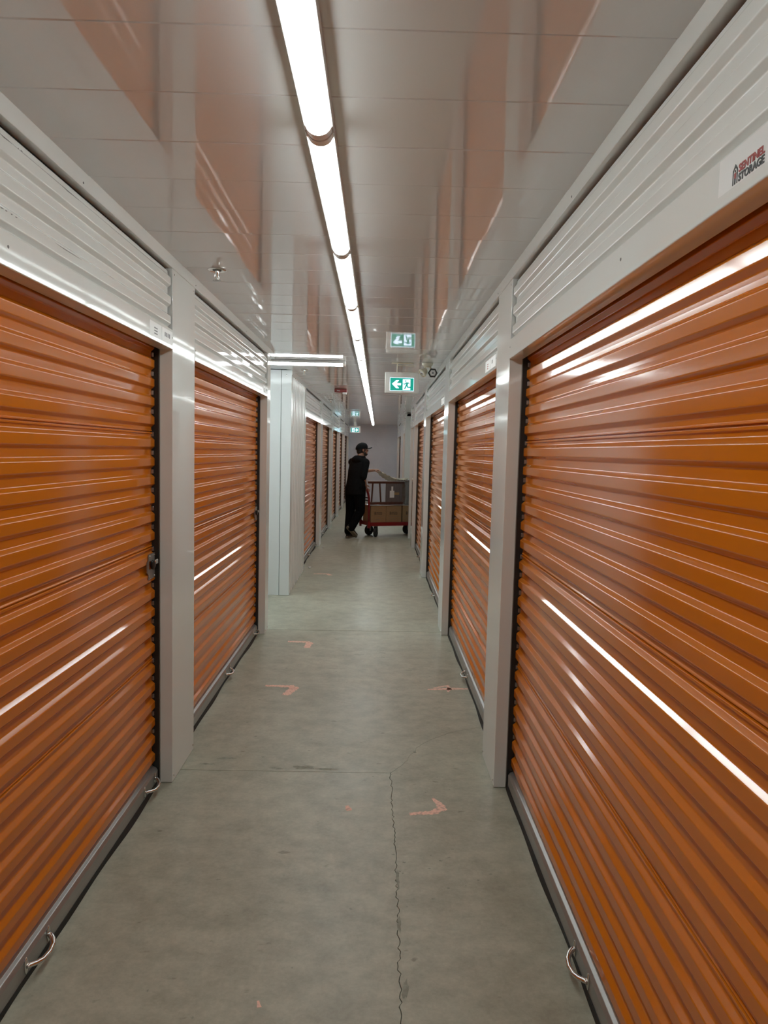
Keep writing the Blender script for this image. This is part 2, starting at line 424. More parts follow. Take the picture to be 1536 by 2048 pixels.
def pull_mesh():
    mb = MB()
    pts = [(.013, -.070, .050), (.020, -.066, .050), (.034, -.052, .047), (.044, -.032, .044), (.048, 0, .043), (.044, .032, .044), (.034, .052, .047), (.020, .066, .050), (.013, .070, .050)]
    mb.tube(pts, [.010, .009, .0085, .008, .008, .008, .0085, .009, .010], n=10, flat=0.75)
    for s in (-1, 1): mb.ell((.0135, s * .070, .050), (.004, .010, .026), seg=12, rings=8)
    me = mb.mesh('pull_handle', True); me.materials.append(M['chrome']); return me
PULL = pull_mesh()
def clip_mesh():
    mb = MB(); mb.box(-.002, .010, -.007, .004, .070, .089, bev=.002, seg=1); mb.box(.004, .010, -.004, .002, .071, .075)
    me = mb.mesh('guide_clip'); me.materials.append(M['galv']); return me
CLIP = clip_mesh()

def latch_parts(parent, yo, z, back=False):
    """slide latch near the far end of a door; local x outward"""
    mb = MB(); x0 = DEP + 0.001
    poly = [(-.105, -.022), (-.105, .022), (-.088, .032), (-.088, .055), (-.004, .055), (-.004, .020), (-.034, .020), (-.034, .024), (-.082, .024), (-.082, -.012), (-.034, -.012), (-.034, -.020), (-.004, -.020), (-.004, -.055), (-.088, -.055), (-.088, -.032)]
    mb.prism(poly, 0.004, lambda u, v, w: Vector((x0 + w, yo + u, z + v)))
    lp = mb.build('latch', M['galv'], parent); lp['label'] = 'galvanised slide latch plate'
    mb = MB(); mb.lathe([(.017, 0), (.020, .004), (.020, .012), (.012, .016)], (x0 + .002, yo - .045, z + .006), 16, 'X')
    mb.build('lock_cylinder', M['guide'], lp, True, 40)
    mb = MB(); mb.box(x0 + .004, x0 + .018, yo - .036, yo + .004, z + .004, z + .026, bev=.003, seg=1)
    mb.build('latch_bolt', M['chrome'], lp)
    mb = MB()
    for dy, dz in ((-.075, .046), (-.012, .046), (-.075, -.046), (-.012, -.046)): mb.ell((x0 + .005, yo + dy, z + dz), (.003, .004, .004), seg=8, rings=5)
    r = mb.build('rivet', M['chrome'], lp, True); r['kind'] = 'stuff'

DN = [0]
def door(side, y0, y1, label, clips=False, latch=None, pulls=(0.49, 0.95), width_slats=True):
    """roll-up door between two piers; origin at floor on the valley plane"""
    DN[0] += 1
    W = (y1 - y0) - 0.030
    if side == 'L': d = empty('door_%d' % DN[0], (XL - VALLEY, y0 + 0.015, 0))
    else: d = empty('door_%d' % DN[0], (XR + VALLEY, y1 - 0.015, 0), math.pi)
    tag(d, label, 'door', 'orange roll-up unit doors', 'structure')
    z = 0.088; i = 0
    while z < 1.865:
        s = (i % 6 == 5)
        o = link('slat', SLAT_S if s else SLAT, None, d); o.location = (0, 0, z); o.scale = (1, W, 1)
        if clips and z > 0.1:
            c = link('guide_clip', CLIP, None, d); c.location = (0, (W + 0.002) if side == 'L' else -0.002, z)
            if side == 'R': c.scale = (1, -1, 1)
        z += SEAM_H if s else P0; i += 1
    o = link('curtain_top', CTOP, None, d); o.location = (0, 0, z); o.scale = (1, W, 1)
    bar = link('bottom_bar', BAR, None, d); bar.location = (DEP, 0, 0); bar.scale = (1, W, 1)
    sl = link('rubber_seal', SEAL, None, d); sl.location = (DEP, 0, 0); sl.scale = (1, W, 1)
    for f in pulls:
        o = link('pull_handle', PULL, None, d); o.location = (DEP, W * f if side == 'L' else W * (1 - f), 0); o['label'] = 'chrome pull handle'
    for e in (0, 1):
        ya, yb = (-0.015, 0.004) if e == 0 else (W - 0.004, W + 0.015)
        mb = MB(); mb.box(-.03, .0315, (-.015 if e == 0 else W + .004), (-.004 if e == 0 else W + .015), 0.001, DOORZ + .06)
        mb.build('guide', M['guide'], d)
        mb = MB(); mb.box(.0315, .0345, (-.015 if e == 0 else W + .008), (-.008 if e == 0 else W + .015), 0.001, DOORZ + .002)
        mb.build('guide_edge', M['galv'], d)
    if latch: latch_parts(d, W - 0.012 if side == 'L' else W * 0.0 + 0.11, latch)
    return d

WALLS = {}
def wall_root(name, label):
    w = empty(name); tag(w, label, kind='structure'); WALLS[name] = w; return w

def pier(parent, side, y0, y1, rivets=True):
    s = 1 if side == 'L' else -1; X = XL if side == 'L' else XR
    xa, xb = sorted((X, X - s * 0.16))
    p = MB().box(xa, xb, y0, y1, 0.002, TRIMZ + 0.004, bev=0.0015, seg=1).build('pier', M['white'], parent)
    # stepped return with a shadow gap where the guide begins
    if rivets:
        mb = MB()
        for yy in (y0 + .02, y1 - .02): mb.ell((X + s * .0005, yy, 0.028), (.003, .005, .005), seg=8, rings=5)
        for yy in (y0 + .03, y1 - .03): mb.ell((X + s * .0005, yy, TRIMZ - .02), (.002, .004, .004), seg=8, rings=5)
        r = mb.build('rivet', M['chrome'], p, True); r['kind'] = 'stuff'
    return p

def header(parent, side, y0, y1):
    s = 1 if side == 'L' else -1; X = XL if side == 'L' else XR
    # bottom flashing: face plate and soffit, one folded piece
    mb = MB(); a, b = sorted((X + s * .002, X - s * .058))
    mb.box(a, b, y0 - .002, y1 + .002, DOORZ, DOORZ + 0.086, bev=0.003, seg=3)
    for v in mb.bm.verts:
        if (v.co.x - X) * s > -.01: v.co.x += s * .0012 * (1 - (v.co.z - DOORZ) / .086)
    f = mb.build('header_flashing', M['white'], parent)
    mb = MB()
    for yy in (y0 + .01, (y0 + y1) / 2 - .25, y1 - .01): mb.ell((X + s * .0025, yy, DOORZ + .05), (.0015, .0045, .0045), seg=8, rings=5)
    r = mb.build('rivet', M['decal_grey'], f, True); r['kind'] = 'stuff'
    W = y1 - y0 - 0.020
    for i in range(3):
        o = link('header_rib', HRIB, None, parent); o.scale = (1, W, 1)
        if side == 'L': o.location = (X - .019, y0 + .010, DOORZ + .086 + i * .0826)
        else: o.location = (X + .019, y1 - .010, DOORZ + .086 + i * .0826); o.rotation_euler = (0, 0, math.pi)
    # near-black sheet standing in for the shade of the void behind the ribs
    a, b = sorted((X - s * .030, X - s * .034))
    MB().box(a, b, y0 - .01, y1 + .01, DOORZ + .07, CEIL).build('header_shade_backing', M['gap'], parent)

TN = [0]
def ceiling_trim(side, y0, y1, label):
    TN[0] += 1
    s = 1 if side == 'L' else -1; X = XL if side == 'L' else XR
    a, b = sorted((X + s * .004, X - s * .03))
    o = MB().box(a, b, y0, y1, TRIMZ, CEIL + .002, bev=.0012, seg=1).build('trim_%d' % TN[0], M['white'])
    tag(o, label, kind='structure')
    mb = MB(); yy = y0 + .06
    while yy < y1:
        mb.ell((X + s * .0045, yy, TRIMZ + .014), (.0015, .0035, .0035), seg=8, rings=5); yy += 1.35
    r = mb.build('rivet', M['decal_grey'], o, True); r['kind'] = 'stuff'

# ------------------------------------------------------------------ left row, near
wl = wall_root('wall_left', 'white metal piers and ribbed headers of the near left unit row')
for a, b in ((-2.18, -1.81), (0.525, 0.893), (3.224, 3.608), (5.948, 6.108)): pier(wl, 'L', a, b)
for a, b in ((-1.81, 0.525), (0.893, 3.224), (3.608, 5.948), (-3.2, -2.18)): header(wl, 'L', a, b)
door('L', -3.2, -2.18, 'orange ribbed roll-up door on the left behind the viewpoint, farthest back', pulls=())
door('L', -1.81, 0.525, 'orange ribbed roll-up door on the left just behind the viewpoint')
door('L', 0.893, 3.224, 'large orange ribbed roll-up door nearest on the left, with a slide latch', clips=True, latch=1.017)
door('L', 3.608, 5.948, 'orange ribbed roll-up door on the left between the near pier and the aisle', clips=True, latch=1.017)
ceiling_trim('L', YR, 6.30, 'white metal angle trim along the ceiling above the near left doors')
# dark scuffs worn through the paint of the nearest left header
mb = MB()
for ya, yb, zc in ((1.793, 1.851, 2.2705), (1.880, 1.884, 2.2725), (1.893, 1.904, 2.273), (2.128, 2.252, 2.270), (1.787, 1.806, 2.1005), (1.812, 1.822, 2.1005), (1.838, 1.848, 2.1005), (1.860, 1.872, 2.1005), (2.082, 2.266, 2.0995)):
    mb.prism([(ya, zc), ((ya * 2 + yb) / 3, zc - .0022), (yb, zc - .0004), ((ya + yb * 2) / 3, zc + .0006)], .0004, lambda u, v, w: Vector((XL - .0049 + w, u, v)))
o = mb.build('scuff_marks', M['decal_grey'], wl); o['kind'] = 'stuff'
# ------------------------------------------------------------------ right row, near
wr = wall_root('wall_right', 'white metal piers and ribbed headers of the near right unit row')
RP = [(-2.36, -1.995), (0.44, 0.805), (3.241, 3.602), (6.044, 6.405), (8.870, 9.235), (11.634, 12.0), (12.932, 13.10)]
for a, b in RP: pier(wr, 'R', a, b)
for (a, b), (c, d_) in zip(RP, RP[1:]): header(wr, 'R', b, c)
header(wr, 'R', YR, -2.36)
door('R', YR, -2.36, 'orange ribbed roll-up door on the right behind the viewpoint, farthest back', pulls=())
door('R', -1.995, 0.44, 'orange ribbed roll-up door on the right just behind the viewpoint')
door('R', 0.805, 3.241, 'large orange ribbed roll-up door nearest on the right, under the lettered sticker', clips=True, pulls=(0.495,))
door('R', 3.602, 6.044, 'second orange ribbed roll-up door on the right, beyond the near pier', clips=True, pulls=(0.49,))
door('R', 6.405, 8.870, 'third orange ribbed roll-up door on the right, beneath the exit sign', clips=True, pulls=(0.47,))
door('R', 9.235, 11.634, 'fourth orange ribbed roll-up door on the right, a thin sliver in view', pulls=(0.47,))
door('R', 12.0, 12.932, 'narrow orange roll-up door on the right just before the cart', pulls=())
ceiling_trim('R', YR, 13.12, 'white metal angle trim along the ceiling above the right doors')
# ------------------------------------------------------------------ left row, far
wlf = wall_root('wall_left_far', 'white metal piers and ribbed headers of the left unit row beyond the aisle')
LP = [(9.02, 9.12), (11.52, 11.885), (14.22, 14.585), (16.91, 17.275), (19.41, 19.775), (22.1, YE)]
for a, b in LP: pier(wlf, 'L', a, b)
for (a, b), (c, d_) in zip(LP, LP[1:]): header(wlf, 'L', b, c)
for k, ((a, b), (c, d_)) in enumerate(zip(LP, LP[1:])):
    door('L', b, c, ['first', 'second', 'third', 'fourth', 'last'][k] + ' orange roll-up door on the left past the ribbed white wall', clips=k < 1)
ceiling_trim('L', 7.585, YE, 'white metal angle trim along the ceiling above the far left doors')
# ------------------------------------------------------------------ right row, far
wrf = wall_root('wall_right_far', 'white metal piers of the right unit row beyond the cart')
RF = [(15.58, 15.75), (16.9, 18.7), (21.6, YE)]
for a, b in RF: pier(wrf, 'R', a, b)
for (a, b), (c, d_) in zip(RF, RF[1:]): header(wrf, 'R', b, c)
door('R', 15.75, 16.9, 'narrow orange roll-up door on the right beyond the cart', pulls=())
door('R', 18.7, 21.6, 'orange roll-up door on the right next to the end wall', pulls=())
ceiling_trim('R', 15.58, YE, 'white metal angle trim along the ceiling at the far right')

# ------------------------------------------------------------------ ribbed white wall panel and aisle walls
wa = MB().box(-6.1, XL - 0.11, 7.585, 7.62, 0.002, CEIL).build('wall_aisle_left', M['white_wall'])
tag(wa, 'plain white wall facing the camera at the left aisle', kind='structure')
MB().box(XL - 0.105, XL, 7.578, 7.66, 0.002, CEIL - 0.002, bev=0.003, seg=2).build('corner_flashing', M['white_wall'], wa)
mb = MB(); mb.ell((XL - .055, 7.5775, CEIL - .055), (.009, .003, .009), seg=10, rings=6); mb.build('rivet', M['chrome'], wa, True)
def vrib_mesh(w):
    pts = [(0, 0), (0, w * .30), (.012, w * .40), (.012, w * .60), (0, w * .70), (0, w)]
    pr = fillet_profile(pts, [0, .004, .004, .004, .004, 0], 3); n = len(pr)
    vs = [(x, yy, 0.002) for x, yy, _, _ in pr] + [(x, yy, TRIMZ + .002) for x, yy, _, _ in pr]
    fs = [(i, i + 1, i + 1 + n, i + n) for i in range(n - 1)]
    me = bpy.data.meshes.new('ribbed_sheet'); me.from_pydata(vs, [], fs); me.polygons.foreach_set('use_smooth', [True] * len(fs))
    no = [(nx, ny, 0) for _, _, nx, ny in pr]
    if me.polygons[0].normal.x < 0: me.flip_normals()
    me.normals_split_custom_set_from_vertices(no + no); me.materials.append(M['white_wall']); return me
nr = 9; wv = (9.02 - 7.66) / nr; VR = vrib_mesh(wv)
for i in range(nr):
    o = link('wall_rib', VR, None, wa); o.location = (XL - .014, 7.66 + i * wv, 0)
o = MB().box(-6.1, XL - 0.16, 6.06, 6.104, 0.002, CEIL).build('wall_aisle_near', M['white_wall']); tag(o, 'white wall on the near side of the left aisle', kind='structure')
o = MB().box(-6.14, -6.1, 6.0, 7.7, 0.002, CEIL).build('wall_aisle_end', M['white_wall']); tag(o, 'white wall closing the left aisle', kind='structure')
o = MB().box(XR + 0.16, 5.1, 15.585, 15.62, 0.002, CEIL).build('wall_aisle_right', M['white_wall']); tag(o, 'plain white wall on the far side of the right aisle', kind='structure')
o = MB().box(XR + 0.16, 5.1, 13.06, 13.096, 0.002, CEIL).build('wall_aisle_right_near', M['white_wall']); tag(o, 'white wall on the near side of the right aisle', kind='structure')
o = MB().box(5.1, 5.14, 13.0, 15.7, 0.002, CEIL).build('wall_aisle_right_end', M['white_wall']); tag(o, 'white wall closing the right aisle', kind='structure')
o = MB().box(-1.2, 0.9, YE, YE + 0.1, 0.002, CEIL + .05).build('wall_end', M['end_wall']); tag(o, 'grey plastered wall at the far end of the corridor', kind='structure')
o = MB().box(-1.2, 0.9, YR - 0.1, YR, 0.002, CEIL + .05).build('wall_rear', M['rear']); tag(o, 'pale wall behind the viewpoint', kind='structure')

# ------------------------------------------------------------------ tube lights
def light_proto(dmat):
    Lf = 1.088
    root = empty('ceiling_light')
    R = 0.0325
    def half(y0, y1, r, zc, n=10):
        mb = MB(); rings = []
        for yy in (y0, y1):
            rings.append([mb.bm.verts.new((r * math.cos(a), yy, zc - r * 0.95 * math.sin(a))) for a in [math.pi * k / n for k in range(n + 1)]])
        for k in range(n): mb.bm.faces.new((rings[0][k], rings[0][k + 1], rings[1][k + 1], rings[1][k]))
        mb.bm.faces.new(rings[0]); mb.bm.faces.new(list(reversed(rings[1])))
        mb.bm.faces.new((rings[0][0], rings[1][0], rings[1][n], rings[0][n]))
        return mb
    half(.030, Lf - .030, R, -.016).build('diffuser', dmat, root, True, 50)
    MB().box(-R - .005, R + .005, .002, Lf - .002, -.024, -.001, bev=.002, seg=1).build('housing', M['housing'], root)
    for e in (0, 1):
        y0, y1 = (.002, .030) if e == 0 else (Lf - .030, Lf - .002)
        half(y0, y1, R + .0015, -.0155).build('end_cap', M['cap_plastic'], root, True, 50)
    return root
ORD = ['nearest', 'second', 'third', 'fourth', 'fifth', 'sixth', 'seventh', 'eighth', 'ninth', 'tenth', 'eleventh', 'twelfth', 'thirteenth', 'fourteenth', 'fifteenth', 'sixteenth', 'seventeenth', 'eighteenth', 'last', 'twentieth']
def copy_tree(o):
    c = o.copy(); COL.objects.link(c)
    for ch in o.children:
        k = ch.copy(); COL.objects.link(k); k.parent = c
        for g_ in ch.children:
            q = g_.copy(); COL.objects.link(q); q.parent = k
    return c
proto = light_proto(M['diffuser']); first = True
J0 = 1.892; FP = 1.092
for k in range(-5, 19):
    yy = J0 + FP * k
    if yy < YR + .02 or yy + FP > YE + .05: continue
    o = proto if first else copy_tree(proto); first = False
    o.location = (-0.166, yy, CEIL)
    if k < -1: lab = 'white tube ceiling light behind the viewpoint, %s back' % ORD[-1 - k]
    else: lab = 'glowing white tube ceiling light, %s in the corridor row' % ORD[k + 1]
    tag(o, lab, 'ceiling light', 'tube lights in one line along the corridor ceiling')
protoc = light_proto(M['diffuser_cool'])
for k in range(4):
    o = protoc if k == 0 else copy_tree(protoc)
    o.location = (-0.315 - FP * k, 6.75, CEIL); o.rotation_euler = (0, 0, math.pi / 2)
    tag(o, ['glowing tube ceiling light set crosswise at the mouth of the left aisle', 'second crosswise tube light, inside the left aisle', 'third crosswise tube light, inside the left aisle', 'fourth crosswise tube light, deepest in the left aisle'][k], 'ceiling light', 'crosswise tube lights of the left aisle')
o = copy_tree(proto); o.location = (3.2, 14.3, CEIL); o.rotation_euler = (0, 0, math.pi / 2)  # extra fixture out of view, added to give the right aisle some light
tag(o, 'unseen tube ceiling light added to brighten the right aisle', 'ceiling light')

# ------------------------------------------------------------------ exit signs
def exit_sign(x, y, ztop, arrow_left, label, w=0.312, h=0.19):
    r = empty('exit_sign', (x, y, ztop)); tag(r, label, 'exit sign', 'green exit signs')
    MB().box(-w / 2, w / 2, 0, .032, -h, 0, bev=.006, seg=2).build('housing', M['plastic_white'], r)
    pw, ph = 0.214, 0.113; cz = -h / 2 - .014
    MB().box(-pw / 2 - .003, pw / 2 + .003, -.002, .004, cz - ph / 2 - .003, cz + ph / 2 + .003).build('panel_border', M['sign_white'], r)
    g_ = MB().box(-pw / 2, pw / 2, -.004, .002, cz - ph / 2, cz + ph / 2).build('green_panel', M['green'], r)
    def tr(px, py):
        u = (px - 280) / 470.0; v = (770 - py) / 252.0
        if not arrow_left: u = 1 - u
        return (-pw / 2 + u * pw, cz - ph / 2 + v * ph)
    def shape(polys, yoff, name, m):
        mb = MB()
        for poly in polys: mb.prism([tr(*p) for p in poly], .001, lambda u, v, w_: Vector((u, yoff - w_, v)))
        return mb.build(name, m, g_)
    shape([[(315, 638), (400, 562), (460, 562), (408, 620), (497, 620), (497, 666), (408, 666), (462, 725), (400, 725)]], -.004, 'arrow', M['sign_white'])
    shape([[(533, 540), (685, 540), (685, 756), (533, 756)]], -.004, 'lit_doorway', M['sign_white'])
    head = [(590 + 16 * math.cos(a), 577 + 14 * math.sin(a)) for a in [k * math.pi / 6 for k in range(12)]]
    shape([head, [(597, 600), (645, 604), (632, 662), (600, 668)], [(598, 645), (622, 662), (583, 742), (558, 740)],
           [(606, 658), (632, 652), (640, 692), (690, 690), (700, 716), (622, 712)], [(597, 603), (608, 618), (578, 648), (537, 643), (537, 630), (568, 630)],
           [(636, 603), (652, 605), (672, 640), (660, 646), (640, 622)]], -.0052, 'running_figure', M['green'])
    return r
sg = exit_sign(0.203, 6.72, 2.272, True, 'green exit sign with left arrow hanging from the ceiling over the corridor')
mb = MB(); mb.tube([(-.045, .016, 0), (-.045, .016, CEIL - 2.272)], .005, 8); mb.tube([(-.045, .016, CEIL - 2.272 - .028), (.11, .016, CEIL - 2.272 - .028)], .004, 8)
mb.box(-.10, .10, 0, .036, CEIL - 2.272 - .012, CEIL - 2.272 - .001, bev=.003, seg=1)
o = mb.build('mounting_bracket', M['plastic_cream'], sg)
s2 = exit_sign(-0.665, 20.4, 2.245, False, 'distant green exit sign with right arrow near the end wall', w=0.31, h=0.195)
MB().box(-.03, .03, .004, .03, 0, CEIL - 2.245 - .001).build('mounting_bracket', M['plastic_white'], s2)

# twin emergency lamp heads beside the near exit sign
er = empty('emergency_light', (0.435, 6.74, CEIL)); tag(er, 'cream twin-head emergency lamp on the ceiling beside the near exit sign', 'emergency light')
MB().lathe([(.05, -.001), (.05, -.012), (.042, -.026), (.020, -.036)], (0, 0, 0), 20).build('ceiling_base', M['plastic_cream'], er, True, 40)
def lamp_head(c, direction, hexa):
    d = Vector(direction).normalized(); q = Vector((0, 0, 1)).rotation_difference(d).to_matrix().to_4x4()
    n = 6 if hexa else 20
    h_ = MB().lathe([(.016, -.05), (.030, -.036), (.038, -.01), (.040, .0)], c, 20, mtx=q).build('lamp_head', M['plastic_cream'], er, True, 40)
    MB().lathe([(.043, -.004), (.045, .004), (.040, .010), (.031, .010), (.031, .001)], c, n, mtx=q).build('bezel', M['black'] if hexa else M['plastic_cream'], h_)
    MB().lathe([(.033, .000), (.028, .005), (.012, .008)], c, 16, mtx=q).build('lens', M['lens'], h_, True)
    MB().lathe([(.010, .007), (.010, .011), (.006, .012)], c, 8, mtx=q).build('bulb', M['decal_grey'], h_)
    MB().tube([(c[0] * .45, c[1] * .45, -.03), Vector(c) - d * .03], .009, 8).build('swivel_arm', M['plastic_cream'], h_)
lamp_head((-.045, -.01, -.090), (-.75, -.35, -.72), False)
lamp_head((.048, -.02, -.088), (0.02, -1, -.12), True)

# red horn strobe on the ceiling
hr = empty('fire_alarm', (-0.515, 9.75, CEIL)); tag(hr, 'dark red fire alarm horn on the ceiling, left of the light row', 'fire alarm')
MB().box(-.082, .082, -.05, .05, -.046, -.001, bev=.007, seg=2).build('horn_body', M['red_alarm'], hr)
MB().box(.022, .078, -.046, .0, -.072, -.044, bev=.006, seg=2).build('strobe_lens', M['lens'], hr)
tm = text_mesh('fire_text', 'FIRE', .020, .0004); o = link('lettering', tm, M['decal_white'], hr); o.rotation_euler = (math.pi / 2, 0, 0); o.location = (-.05, -.0508, -.032)

# sprinklers
def sprinkler(x, y, label):
    r = empty('sprinkler', (x, y, CEIL)); tag(r, label, 'sprinkler', 'pendent sprinklers in the ceiling')
    MB().lathe([(.040, -.0005), (.041, -.005), (.036, -.009), (.022, -.006)], (0, 0, 0), 24).build('escutcheon', M['chrome'], r, True, 50)
    MB().lathe([(.0205, -.0065), (.0205, -.0075), (.010, -.0085)], (0, 0, 0), 16).build('cup', M['black'], r)
    MB().lathe([(.009, -.006), (.009, -.022), (.006, -.026), (.006, -.044), (.004, -.050)], (0, 0, 0), 12).build('nozzle', M['chrome'], r, True, 50)
    mb = MB()
    for s in (-1, 1): mb.tube([(s * .008, 0, -.020), (s * .011, 0, -.034), (s * .004, 0, -.050)], .002, 6)
    mb.build('frame_arms', M['chrome'], r)
    mb = MB(); mb.lathe([(.011, -.050), (.011, -.052), (.006, -.053)], (0, 0, 0), 16)
    for k in range(8):
        a = k * math.pi / 4; mb.box(.009, .018, -.002, .002, -.052, -.0505, mtx=Matrix.Rotation(a, 4, 'Z'))
    mb.build('deflector', M['galv'], r)
sprinkler(-0.762, 3.424, 'chrome sprinkler head in the ceiling nearest the camera, left side')
sprinkler(-0.774, 7.50, 'chrome sprinkler head in the ceiling by the crosswise tube light')
sprinkler(-0.790, 11.85, 'small sprinkler head in the ceiling beyond the red alarm')

# ------------------------------------------------------------------ stickers
def logo(parent, s, m_dark, m_red, T):
    """gatehouse mark of height s; T maps (u, v) in metres to 3D"""
    def P(polys, name, m, w0=0.0006):
        mb = MB()
        for p in polys: mb.prism([(u * s, v * s) for u, v in p], .0005, lambda u, v, w: T(u, v, w0 + w))
        mb.build(name, m, parent)
    P([[(0, 0), (.07, 0), (.07, .62), (.13, .74), (.25, .80), (.37, .74), (.43, .62), (.43, 0), (.50, 0), (.50, .72), (.25, 1.0), (0, .72)],
       [(.20, .60), (.30, .60), (.30, .70), (.20, .70)], [(.19, .0), (.24, .0), (.24, .30), (.19, .30)], [(.26, .0), (.31, .0), (.31, .30), (.26, .30)]], 'logo_gatehouse', m_dark)
    P([[(.17, .28), (.33, .28), (.36, .56), (.14, .56)]], 'logo_figure', m_red)

def flatmesh(me, fn):
    for v in me.vertices: v.co = fn(v.co.x, v.co.y, v.co.z)
    return me

# big sticker on the right header: faces -X, reads left to right with decreasing y
st = empty('storage_sticker', (XR - .0025, 1.25, 1.972)); tag(st, 'white sticker with red and black lettering above the nearest right door', 'sticker')
Ts = lambda u, v, w: Vector((-w, -u, v))
MB().prism([(-.02, -.006), (.20, -.006), (.20, .072), (-.02, .072)], .0004, lambda u, v, w: Ts(u, v, w)).build('backing', M['decal_white'], st)
logo(st, .032, M['decal_black'], M['decal_red'], lambda u, v, w: Ts(u + .030, v + .015, w))
for s_, zz, m_ in (('SENTINEL', .0300, 'decal_red'), ('STORAGE', .0155, 'decal_black')):
    me = text_mesh('lettering', s_, .0168, .0006); wd = max(v.co.x for v in me.vertices); k = .079 / wd
    flatmesh(me, lambda a, b, c: Ts(.0495 + a * k, zz + b, .0009 + c))
    link('lettering', me, M[m_], st)

def small_label(side, y0, y1, z0, label, redlogo=False, dashes=4):
    """two small stickers: printed mark and unit number, too small to read"""
    s = 1 if side == 'L' else -1; X = (XL if side == 'L' else XR) + s * .0025
    r = empty('unit_label', (X, (y0 + y1) / 2, z0)); tag(r, label, 'label', 'unit number labels on the door headers')
    w = (y1 - y0); ym = 0.0
    T = (lambda u, v, w_: Vector((w_, u, v))) if side == 'L' else (lambda u, v, w_: Vector((-w_, -u, v)))
    for k, (a, b) in enumerate(((-w / 2, -.004), (.004, w / 2))):
        p = MB().prism([(a, 0), (b, 0), (b, .058), (a, .058)], .0005, T).build('sticker', M['decal_white'], r)
        mb = MB(); c = (a + b) / 2
        if k == 0:
            for i in range(3): mb.prism([(c - .022, .034 - i * .011), (c + .022, .034 - i * .011), (c + .022, .039 - i * .011), (c - .022, .039 - i * .011)], .0003, lambda u, v, w_: T(u, v, w_ + .0005))
            q = mb.build('print', M['decal_red'] if redlogo else M['decal_grey'], p); q['kind'] = 'stuff'
        else:
            for i in range(dashes):
                u0 = c - .040 + i * .021
                mb.prism([(u0, .024), (u0 + .011, .024), (u0 + .011, .042), (u0, .042)], .0003, lambda u, v, w_: T(u, v, w_ + .0005))
            q = mb.build('print', M['decal_black'], p); q['kind'] = 'stuff'
small_label('L', 2.90, 3.215, 1.978, 'pair of small unit labels on the nearest left header')
small_label('L', 5.72, 5.94, 1.978, 'small unit label on the left header beside the aisle')
small_label('R', 3.62, 3.96, 1.978, 'pair of small unit labels on the second right header', True, 2)
small_label('R', 6.42, 6.70, 1.978, 'small unit label on the third right header', True, 2)

# ------------------------------------------------------------------ platform cart and load
CA = math.atan2(0.402, 0.916)
CX, CY = -0.110, 12.95
M['red'] = mat('red_cart_paint', (0.21, 0.008, 0.011), 0.35)
M['card'] = mat('cardboard', (0.30, 0.19, 0.095), 0.8)
add_noise(M['card'], 12, (0.285, 0.18, 0.09), (0.32, 0.20, 0.10), stretch=(1, 1, 4))
M['tape'] = mat('packing_tape', (0.34, 0.23, 0.12), 0.25)
M['wood'] = mat('dark_red_wood', (0.075, 0.026, 0.018), 0.4)
add_noise(M['wood'], 8, (0.065, 0.022, 0.015), (0.095, 0.034, 0.022), stretch=(6, 1, 1))
M['tyre'] = mat('tyre_rubber', (0.012, 0.012, 0.013), 0.55)
def film(name, col, alpha, rough=0.12):
    m = mat(name, col, rough, alpha=alpha, spec=0.7)
    add_n = add_noise(m, 14, tuple(c * .75 for c in col), tuple(min(1, c * 1.2) for c in col), bump=0.7, bump_scale=18)
    return m
M['film'] = film('clear_plastic_film', (0.72, 0.68, 0.55), 0.8)
M['film_thin'] = film('thin_clear_wrap', (0.40, 0.40, 0.38), 0.22)
M['wrapgrey'] = film('grey_wrapped_fabric', (0.10, 0.095, 0.09), 1.0, 0.3)
M['panel_grey'] = mat('grey_brown_panel', (0.12, 0.10, 0.10), 0.4)
add_noise(M['panel_grey'], 9, (0.10, 0.085, 0.085), (0.15, 0.13, 0.13), stretch=(5, 1, 0.6))

cart = empty('platform_cart', (CX, CY, 0), CA); tag(cart, 'red steel platform cart loaded with boxes, rolling into the right aisle', 'cart')
LZ, DL, DW = 0.268, 1.12, 0.45
mb = MB(); mb.box(0, DL, 0, .035, .203, LZ, bev=.005, seg=1); mb.box(0, DL, DW - .035, DW, .203, LZ, bev=.005, seg=1)
mb.box(0, .035, .03, DW - .03, .203, LZ, bev=.005, seg=1); mb.box(DL - .035, DL, .03, DW - .03, .203, LZ, bev=.005, seg=1)
mb.build('deck_frame', M['red'], cart)
MB().box(.03, DL - .03, .03, DW - .03, .238, .262).build('deck', M['red'], cart)
for wv_, zb_ in ((0.035, .165), (DW - 0.035, .205)):
    MB().box(-.040, .012, wv_ - .025, wv_ + .025, zb_, .285, bev=.006, seg=1).build('post_bracket', M['red'], cart)
